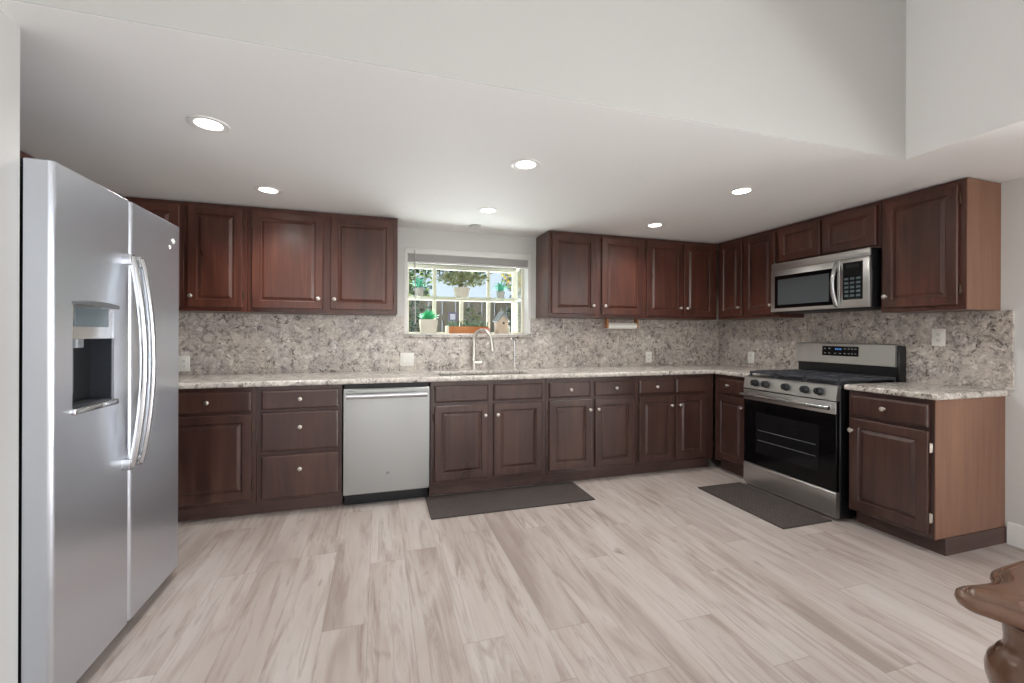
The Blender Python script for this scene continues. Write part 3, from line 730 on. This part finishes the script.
# ------------------------------------------------------------------ ceiling lights
i = 0
LB = {(-4.329, -1.66): 'recessed ceiling light nearest the refrigerator, the largest in view', (-2.831, -1.655): 'recessed ceiling light in the middle of the front row',
      (-1.358, -1.665): 'recessed ceiling light in front of the microwave', (-4.290, -.745): 'recessed ceiling light above the wide wall cabinet on the left',
      (-2.816, -.735): 'recessed ceiling light in front of the sink window', (-1.358, -.745): 'recessed ceiling light above the corner wall cabinets'}
for (x, y), lb in LB.items():
    t = thing('ceiling_light', lb, 'light', (x, y, T-.001), 0, 'recessed ceiling lights')
    MB().lathe([(.052, .010), (.056, -.001), (.075, -.004), (.082, -.002), (.082, .001), (.052, .012)], n=40).build('trim_ring', M['trim'], t)
    MB().lathe([(0, -.0012), (.040, -.0012), (.053, .0004), (.053, .001), (0, .001)], n=32).build('lens', M['lamp'], t)
    l = bpy.data.lights.new('bulb', 'SPOT'); l.energy = 24; l.spot_size = R(150); l.spot_blend = .9; l.shadow_soft_size = .05; l.color = (1, .98, .95)
    lo = bpy.data.objects.new('bulb', l); COL.objects.link(lo); lo.location = (x, y, T-.02)
sd = thing('smoke_detector', 'small round white detector on the ceiling near the sink window', 'detector', (-2.813, -.262, T-.001))
MB().lathe([(0, -.018), (.035, -.018), (.045, -.012), (.048, 0), (0, 0)]).build('cover', M['greypot'], sd)

# ------------------------------------------------------------------ outlets
def outlet(label, wall, c, z0, z1, wd, kind='outlet', n=1):
    """c: centre along the wall"""
    if wall == 'back': t = thing('wall_outlet' if kind == 'outlet' else 'light_switch', label, 'outlet' if kind == 'outlet' else 'switch', (c, -BS-.0005, (z0+z1)/2), 0)
    else: t = thing('wall_outlet', label, 'outlet', (-BS-.0005, c, (z0+z1)/2), R(-90))
    h = (z1-z0)/2
    MB().box(-wd/2, wd/2, -.006, 0, -h, h, .003, 2).build('plate', M['white'], t)
    for k in range(n):
        cx = (k-(n-1)/2)*.046
        if kind == 'switch':
            MB().box(cx-.016, cx+.016, -.010, -.005, -.032, .032, .002, 1).build('rocker', M['white'], t)
        else:
            for dz in (-.02, .02):
                s_ = MB().box(cx-.015, cx+.015, -.0085, -.005, dz-.014, dz+.014, .004, 2).build('socket', M['white'], t)
                q = MB()
                for dx in (-.006, .006): q.box(cx+dx-.0013, cx+dx+.0013, -.0090, -.0080, dz-.003, dz+.007)
                q.box(cx-.002, cx+.002, -.0090, -.0080, dz-.010, dz-.006); q.build('slots', M['slot'], s_)
    return t
outlet('white outlet on the backsplash beside the refrigerator', 'back', -5.015, .945, 1.065, .074)
outlet('white double switch plate on the backsplash left of the faucet', 'back', -3.362, .957, 1.072, .118, 'switch', 2)
outlet('small white outlet on the back wall right of the paper towel holder', 'back', -.915, .947, 1.061, .074)
outlet('white outlet on the right wall between the corner and the range', 'right', -.46, .957, 1.068, .074)
outlet('white outlet on the right wall above the end countertop', 'right', -1.982, 1.170, 1.285, .074)

# ------------------------------------------------------------------ paper towel holder
pt = thing('paper_towel_holder', 'wooden holder with a white paper roll under the wall cabinet', 'paper towel holder', (-1.32, -.17, 1.392))
po = (-1.32, -.17, 1.392)
for x in (-1.492, -1.160): MB(po).box(x-.008, x+.008, -.20, -.14, 1.30, 1.393, .003).build('bracket', M['rawwood'], pt)
MB(po).cyl((-1.48, -.17, 1.325), (-1.168, -.17, 1.325), .030, n=32).build('paper_roll', M['paper'], pt)
MB(po).cyl((-1.492, -.17, 1.325), (-1.16, -.17, 1.325), .008, n=12).build('rod', M['rawwood'], pt)

# ------------------------------------------------------------------ floor mats
def rug(x0, x1, y0, y1, label):
    m = MB().box(x0, x1, y0, y1, .0005, .011, .004, 2)
    o = m.build('floor_mat', M['mat']); return tag(o, label, 'mat', 'woven kitchen floor mats')
rug(-3.262, -2.050, -1.003, -.600, 'dark brown woven mat on the floor below the sink')
rug(-1.135, -.712, -1.785, -1.012, 'dark brown woven mat on the floor in front of the range')

# ------------------------------------------------------------------ things in the garden window
rnd = random.Random(4)
def leaf(b, p, d, L, wd, curl=.3):
    """pointed leaf with a fold and some thickness"""
    d = Vector(d).normalized(); sd = d.cross(Vector((0, 0, 1)))
    if sd.length < .01: sd = Vector((1, 0, 0))
    sd.normalize(); up = sd.cross(d).normalized(); p = Vector(p)
    c = []
    for t, w_ in ((0, .35), (.45, 1.0), (.8, .6), (1, .05)):
        q = p+d*L*t-Vector((0, 0, 1))*curl*L*t*t
        c.append([b.verts.new(q-sd*wd*w_), b.verts.new(q-up*wd*.35*w_), b.verts.new(q+sd*wd*w_), b.verts.new(q+up*wd*.1*w_)])
    for a, e in zip(c, c[1:]):
        for k in range(4): b.faces.new((a[k], a[(k+1) % 4], e[(k+1) % 4], e[k]))
def rosette(mb, org, n, L, wd, tilt=(15, 75), curl=.15):
    for i in range(n):
        a = i*2.399; t = R(tilt[0]+(tilt[1]-tilt[0])*(1-i/n))
        leaf(mb.bm, org, (math.cos(a)*math.cos(t), math.sin(a)*math.cos(t), math.sin(t)), L*rnd.uniform(.75, 1.05), wd, curl)
    return mb
def potted(name, label, x, y, z, r, h, potmat, leafmat, n, L, wd, prof=None, group=None, cat='plant', ribs=False):
    t = thing(name, label, cat, (x, y, z), 0, group)
    P = [(0, 0), (r*.8, 0), (r*.86, h*.1), (r, h*.96), (r, h), (r*.9, h), (r*.88, h*.9), (0, h*.9)]
    if ribs: P = [(0, 0), (r*.86, 0)]+[(r*(.90+.10*k/10)*(1+.018*(k % 2)), h*(.05+.09*k)) for k in range(11)]+[(r, h), (r*.9, h), (r*.88, h*.9), (0, h*.9)]
    MB().lathe(P, n=28).build('pot', potmat, t)
    rosette(MB(), (0, 0, h*.95), n, L, wd, (22, 80)).build('leaves', leafmat, t)
    return t
gp = 'succulents in the garden window'
potted('potted_succulent', 'small teal succulent in a pale pot, left end of the glass shelf', -3.235, .27, 1.5885, .040, .085, M['greypot'], M['teal'], 22, .15, .010, group=gp)
potted('potted_succulent', 'small teal succulent in a grey pot, right end of the glass shelf', -2.435, .27, 1.5885, .042, .075, M['greypot'], M['teal'], 26, .14, .011, group=gp)
potted('potted_succulent', 'bright green succulent in a large ribbed cream pot on the window sill', -3.150, .25, 1.2385, .086, .135, M['pot'], M['succ'], 44, .13, .015, group=gp, ribs=True)
def cloud(mb, c, rx, ry, rz, n, size, seed=1, hollow=.55):
    rg_ = random.Random(seed); b = mb.bm
    for _ in range(n):
        while True:
            v = Vector((rg_.uniform(-1, 1), rg_.uniform(-1, 1), rg_.uniform(-1, 1)))
            if hollow**2 < v.length_squared < 1: break
        p = Vector(c)+Vector((v.x*rx, v.y*ry, v.z*rz)); s_ = size*rg_.uniform(.6, 1.3)
        u = Vector((rg_.gauss(0, 1), rg_.gauss(0, 1), rg_.gauss(0, 1))).normalized(); t = u.orthogonal().normalized(); k = u.cross(t)
        vs_ = [b.verts.new(p-u*s_), b.verts.new(p+t*s_*.35+k*s_*.1), b.verts.new(p+u*s_), b.verts.new(p-t*s_*.35+k*s_*.1)]
        b.faces.new(vs_)
    return mb
bp = thing('potted_bush', 'bushy olive-leaved plant in a pale pot, middle of the glass shelf', 'plant', (-2.83, .27, 1.5885), 0)
MB().lathe([(0, 0), (.062, 0), (.080, .09), (.084, .10), (.072, .10), (.07, .09), (0, .09)], n=28).build('pot', M['pot'], bp)
MB().tube([(0, 0, .08), (.005, 0, .13), (-.01, .01, .18)], [.009, .008, .004], 8).build('stem', M['bark'], bp)
cloud(MB(), (.02, .01, .185), .26, .09, .075, 620, .022, 7, 0).build('leaves', M['gleaf'], bp)
pl = thing('planter_box', 'long wooden planter of grey-green herbs on the window sill', 'planter', (-2.775, .262, 1.2385))
b_ = MB(); 
for a in ((-.20, .20, -.06, -.050, 0, .072), (-.20, .20, .05, .06, 0, .072), (-.20, -.19, -.05, .05, 0, .072), (.19, .20, -.05, .05, 0, .072), (-.19, .19, -.05, .05, 0, .01)): b_.box(*a, .001, 1)
b_.build('box', M['planter'], pl)
MB().box(-.205, -.187, -.064, .064, 0, .078, .002, 1).build('end_board', M['cream'], pl)
MB().box(-.187, .187, -.048, .048, .01, .062).build('soil', M['soil'], pl)
hb_ = MB()
for i in range(150):
    a = rnd.uniform(0, 6.28); leaf(hb_.bm, (rnd.uniform(-.18, .20), rnd.uniform(-.045, .045), .06), (math.cos(a)*.5, math.sin(a)*.5, 1), rnd.uniform(.05, .10), .0055, .1)
hb_.build('herbs', M['herb'], pl)
sg = thing('plant_sign', 'small violet-framed picture sign standing behind the planter box', 'sign', (-2.905, .338, 1.2385))
MB().box(-.004, .004, -.002, .002, 0, .13).build('stake', M['purple'], sg)
MB().slab([-.042, -.026, .026, .042], [.125, .141, .197, .213], lambda x, z: not (abs(x) < .026 and .141 < z < .197), -.005, .005, 'y').build('frame', M['purple'], sg)
MB().box(-.028, .028, -.001, .003, .139, .199).build('card', M['card'], sg)
pk = MB((0, 0, 0)).lathe([(0, 0), (.03, 0), (.045, .03), (.05, .055), (.046, .055), (.038, .03), (0, .01)], n=28).build('bowl', M['pink'])
pk.location = (-2.625, .135, 1.2385); tag(pk, 'small pink bowl on the window sill behind the faucet', 'bowl')
bh = thing('birdhouse', 'pale wooden birdhouse with a grey pointed roof on the window sill', 'birdhouse', (-2.425, .27, 1.2385), R(12))
MB().prism([(-.055, 0), (.055, 0), (.055, .15), (0, .19), (-.055, .15)], -.045, .045, 'y', .002, 1).build('house', M['lantern'], bh)
rf = MB(); rf.prism([(-.075, .128), (-.070, .122), (0, .19), (.070, .122), (.075, .128), (0, .225)], -.055, .055, 'y'); rf.cyl((0, 0, .205), (0, 0, .265), .012, .003, 10)
rf.build('roof', M['lroof'], bh)
MB().cyl((0, -.044, .11), (0, -.048, .11), .013, n=20).build('hole', M['slot'], bh)
cs = MB().lathe([(0, 0), (.016, 0), (.016, .004), (.005, .012), (.007, .03), (.005, .05), (.009, .065), (.009, .085), (0, .088)], n=16).build('candlestick', M['white'])
cs.location = (-2.375, .17, 1.2385); tag(cs, 'small white candlestick in front of the birdhouse', 'candlestick')

# ------------------------------------------------------------------ the yard beyond the window
structure('ground', MB().box(-16, 14, .5, 26, -.12, -.06), M['grass'])
fn = thing('wooden_fence', 'weathered board fence across the yard', 'fence', (-2, 2.5, -.06))
bd = MB()
for i in range(70): bd.box(-7.5+i*.2, -7.5+i*.2+.188, 0, .02, 0, 1.80)
bd.build('boards', M['fence'], fn); 
rl = MB(); rl.box(-7.5, 6.5, -.04, 0, .4, .48); rl.box(-7.5, 6.5, -.04, 0, 1.5, 1.58); rl.build('rails', M['fence'], fn)
hs = thing('neighbour_house', 'pale house with a grey roof beyond the yard fence', 'house', (-1.5, 12, -.06))
MB().box(-4.5, 4.0, 0, 5, 0, 4.6).build('walls', M['stucco'], hs)
MB().prism([(-.5, 4.6), (2.5, 5.5), (5.5, 4.6), (5.5, 4.5), (-.5, 4.5)], -5, 4.5, 'x').build('roof', M['roof'], hs)
MB().box(-1.6, -.6, -.02, .01, 1.2, 2.3).build('window', M['pane'], hs)
def tree(label, x, y, h, rx, ry, rz, n, size, mats, seed, group='trees beyond the window'):
    t = thing('garden_tree', label, 'tree', (x, y, -.06), 0, group)
    MB().tube([(0, 0, 0), (.04, .02, h*.4), (-.03, 0, h*.75), (.02, 0, h)], [.09, .07, .05, .02], 10).build('trunk', M['bark'], t)
    for i, mt in enumerate(mats):
        cloud(MB(), (0, 0, h), rx, ry, rz, n//len(mats), size, seed*10+i, .2).build('foliage', M[mt], t)
def shrub(label, x, y, r, h, n, size, mats, seed):
    t = thing('garden_shrub', label, 'shrub', (x, y, -.06), 0, 'shrubs along the fence')
    MB().tube([(0, 0, 0), (0, 0, h*.6)], .03, 8).build('stem', M['bark'], t)
    for i, mt in enumerate(mats): cloud(MB(), (0, 0, h*.55), r, r*.6, h*.5, n//len(mats), size, seed*10+i, .2).build('foliage', M[mt], t)
tree('tree with olive foliage hanging above the shelf plants, centre of the window', -1.85, 5.6, 2.95, .95, .6, .48, 1900, .06, ['gleaf', 'leaf', 'dleaf'], 3)
tree('dark green tree at the left edge of the window', -3.05, 4.4, 2.35, .42, .45, .75, 1200, .06, ['dleaf', 'leaf'], 5)
tree('yellow-flowering tree at the upper right of the window', -.75, 4.3, 2.50, .55, .5, .45, 1300, .055, ['yleaf', 'leaf', 'dleaf'], 6)
shrub('grey-green shrub by the fence on the left of the window', -3.15, 1.75, .34, 1.75, 1300, .04, ['dleaf', 'herb'], 1)
shrub('bright green shrub by the fence in the middle of the window', -2.42, 1.80, .25, 1.62, 900, .04, ['leaf', 'dleaf'], 2)
shrub('grey-green shrub by the fence on the right of the window', -1.75, 1.75, .34, 1.80, 1300, .04, ['dleaf', 'herb'], 4)

# ------------------------------------------------------------------ dining table corner, lower right
tb = thing('dining_table', 'polished brown wooden table with a shaped corner and turned legs', 'table', (-1.9, -3.95, 0))
TO = (-1.9, -3.95, 0)
def corner(px, py, sx, sy):
    """one shaped corner: pointed lobe with scoops; listed from the y side to the x side"""
    L = [(.045, .30), (.040, .20), (.026, .13), (.010, .075), (-.004, .045), (.006, .018), (.030, .003), (.060, .006), (.090, .012), (.120, .014), (.148, .008), (.165, -.006), (.185, -.014), (.215, -.018), (.30, -.022)]
    return [(px+sx*a, py-sy*b) for a, b in L]
c1 = corner(-2.556, -3.344, 1, 1)          # far left corner, seen in the picture
c2 = corner(-1.244, -3.344, -1, 1)[::-1]
c3 = corner(-1.244, -4.556, -1, -1)
c4 = corner(-2.556, -4.556, 1, -1)[::-1]
def smooth_poly(P, it=2):
    for _ in range(it):
        Q = []
        for i in range(len(P)):
            a, b = P[i], P[(i+1) % len(P)]
            Q += [(a[0]*.75+b[0]*.25, a[1]*.75+b[1]*.25), (a[0]*.25+b[0]*.75, a[1]*.25+b[1]*.75)]
        P = Q
    return P
P = smooth_poly(c1+c2+c3+c4, 2)
def offset(P, d):
    n = len(P); out = []
    for i in range(n):
        a = Vector(P[i-1]); b = Vector(P[(i+1) % n]); t = (b-a).normalized(); nn = Vector((-t.y, t.x)); out.append((P[i][0]+nn.x*d, P[i][1]+nn.y*d))
    return out
tm = MB(TO); b = tm.bm; prev = None
area2 = sum(P[i][0]*P[(i+1) % len(P)][1]-P[(i+1) % len(P)][0]*P[i][1] for i in range(len(P)))
sg_ = 1 if area2 > 0 else -1
for d, z in ((.030, .700), (.012, .702), (.003, .708), (0, .716), (.002, .725), (.008, .731), (.012, .7315), (.0135, .7285), (.017, .7285), (.0195, .735), (.026, .7395), (.032, .740)):
    ring = [b.verts.new((x, y, z)) for x, y in offset(P, d*sg_)]
    if prev:
        for i in range(len(P)): b.faces.new((prev[i], prev[(i+1) % len(P)], ring[(i+1) % len(P)], ring[i]))
    else: b.faces.new(ring[::-1])
    prev = ring
b.faces.new(prev); bmesh.ops.recalc_face_normals(b, faces=b.faces)
tm.build('tabletop', M['table'], tb)
for x in (-2.478, -1.322):
    for y in (-3.447, -4.453):
        MB(TO).lathe([(0, 0), (.022, 0), (.026, .02), (.020, .05), (.030, .10), (.024, .13), (.030, .30), (.036, .42), (.032, .50), (.036, .525),
                      (.050, .542), (.062, .562), (.068, .585), (.069, .602), (.065, .620), (.056, .634), (.053, .640), (.048, .644), (.045, .652), (.044, .664), (.046, .685), (.050, .701), (0, .701)], (x, y, 0), n=40).build('leg', M['table'], tb)
tb.location += Vector((.047, .018, 0))
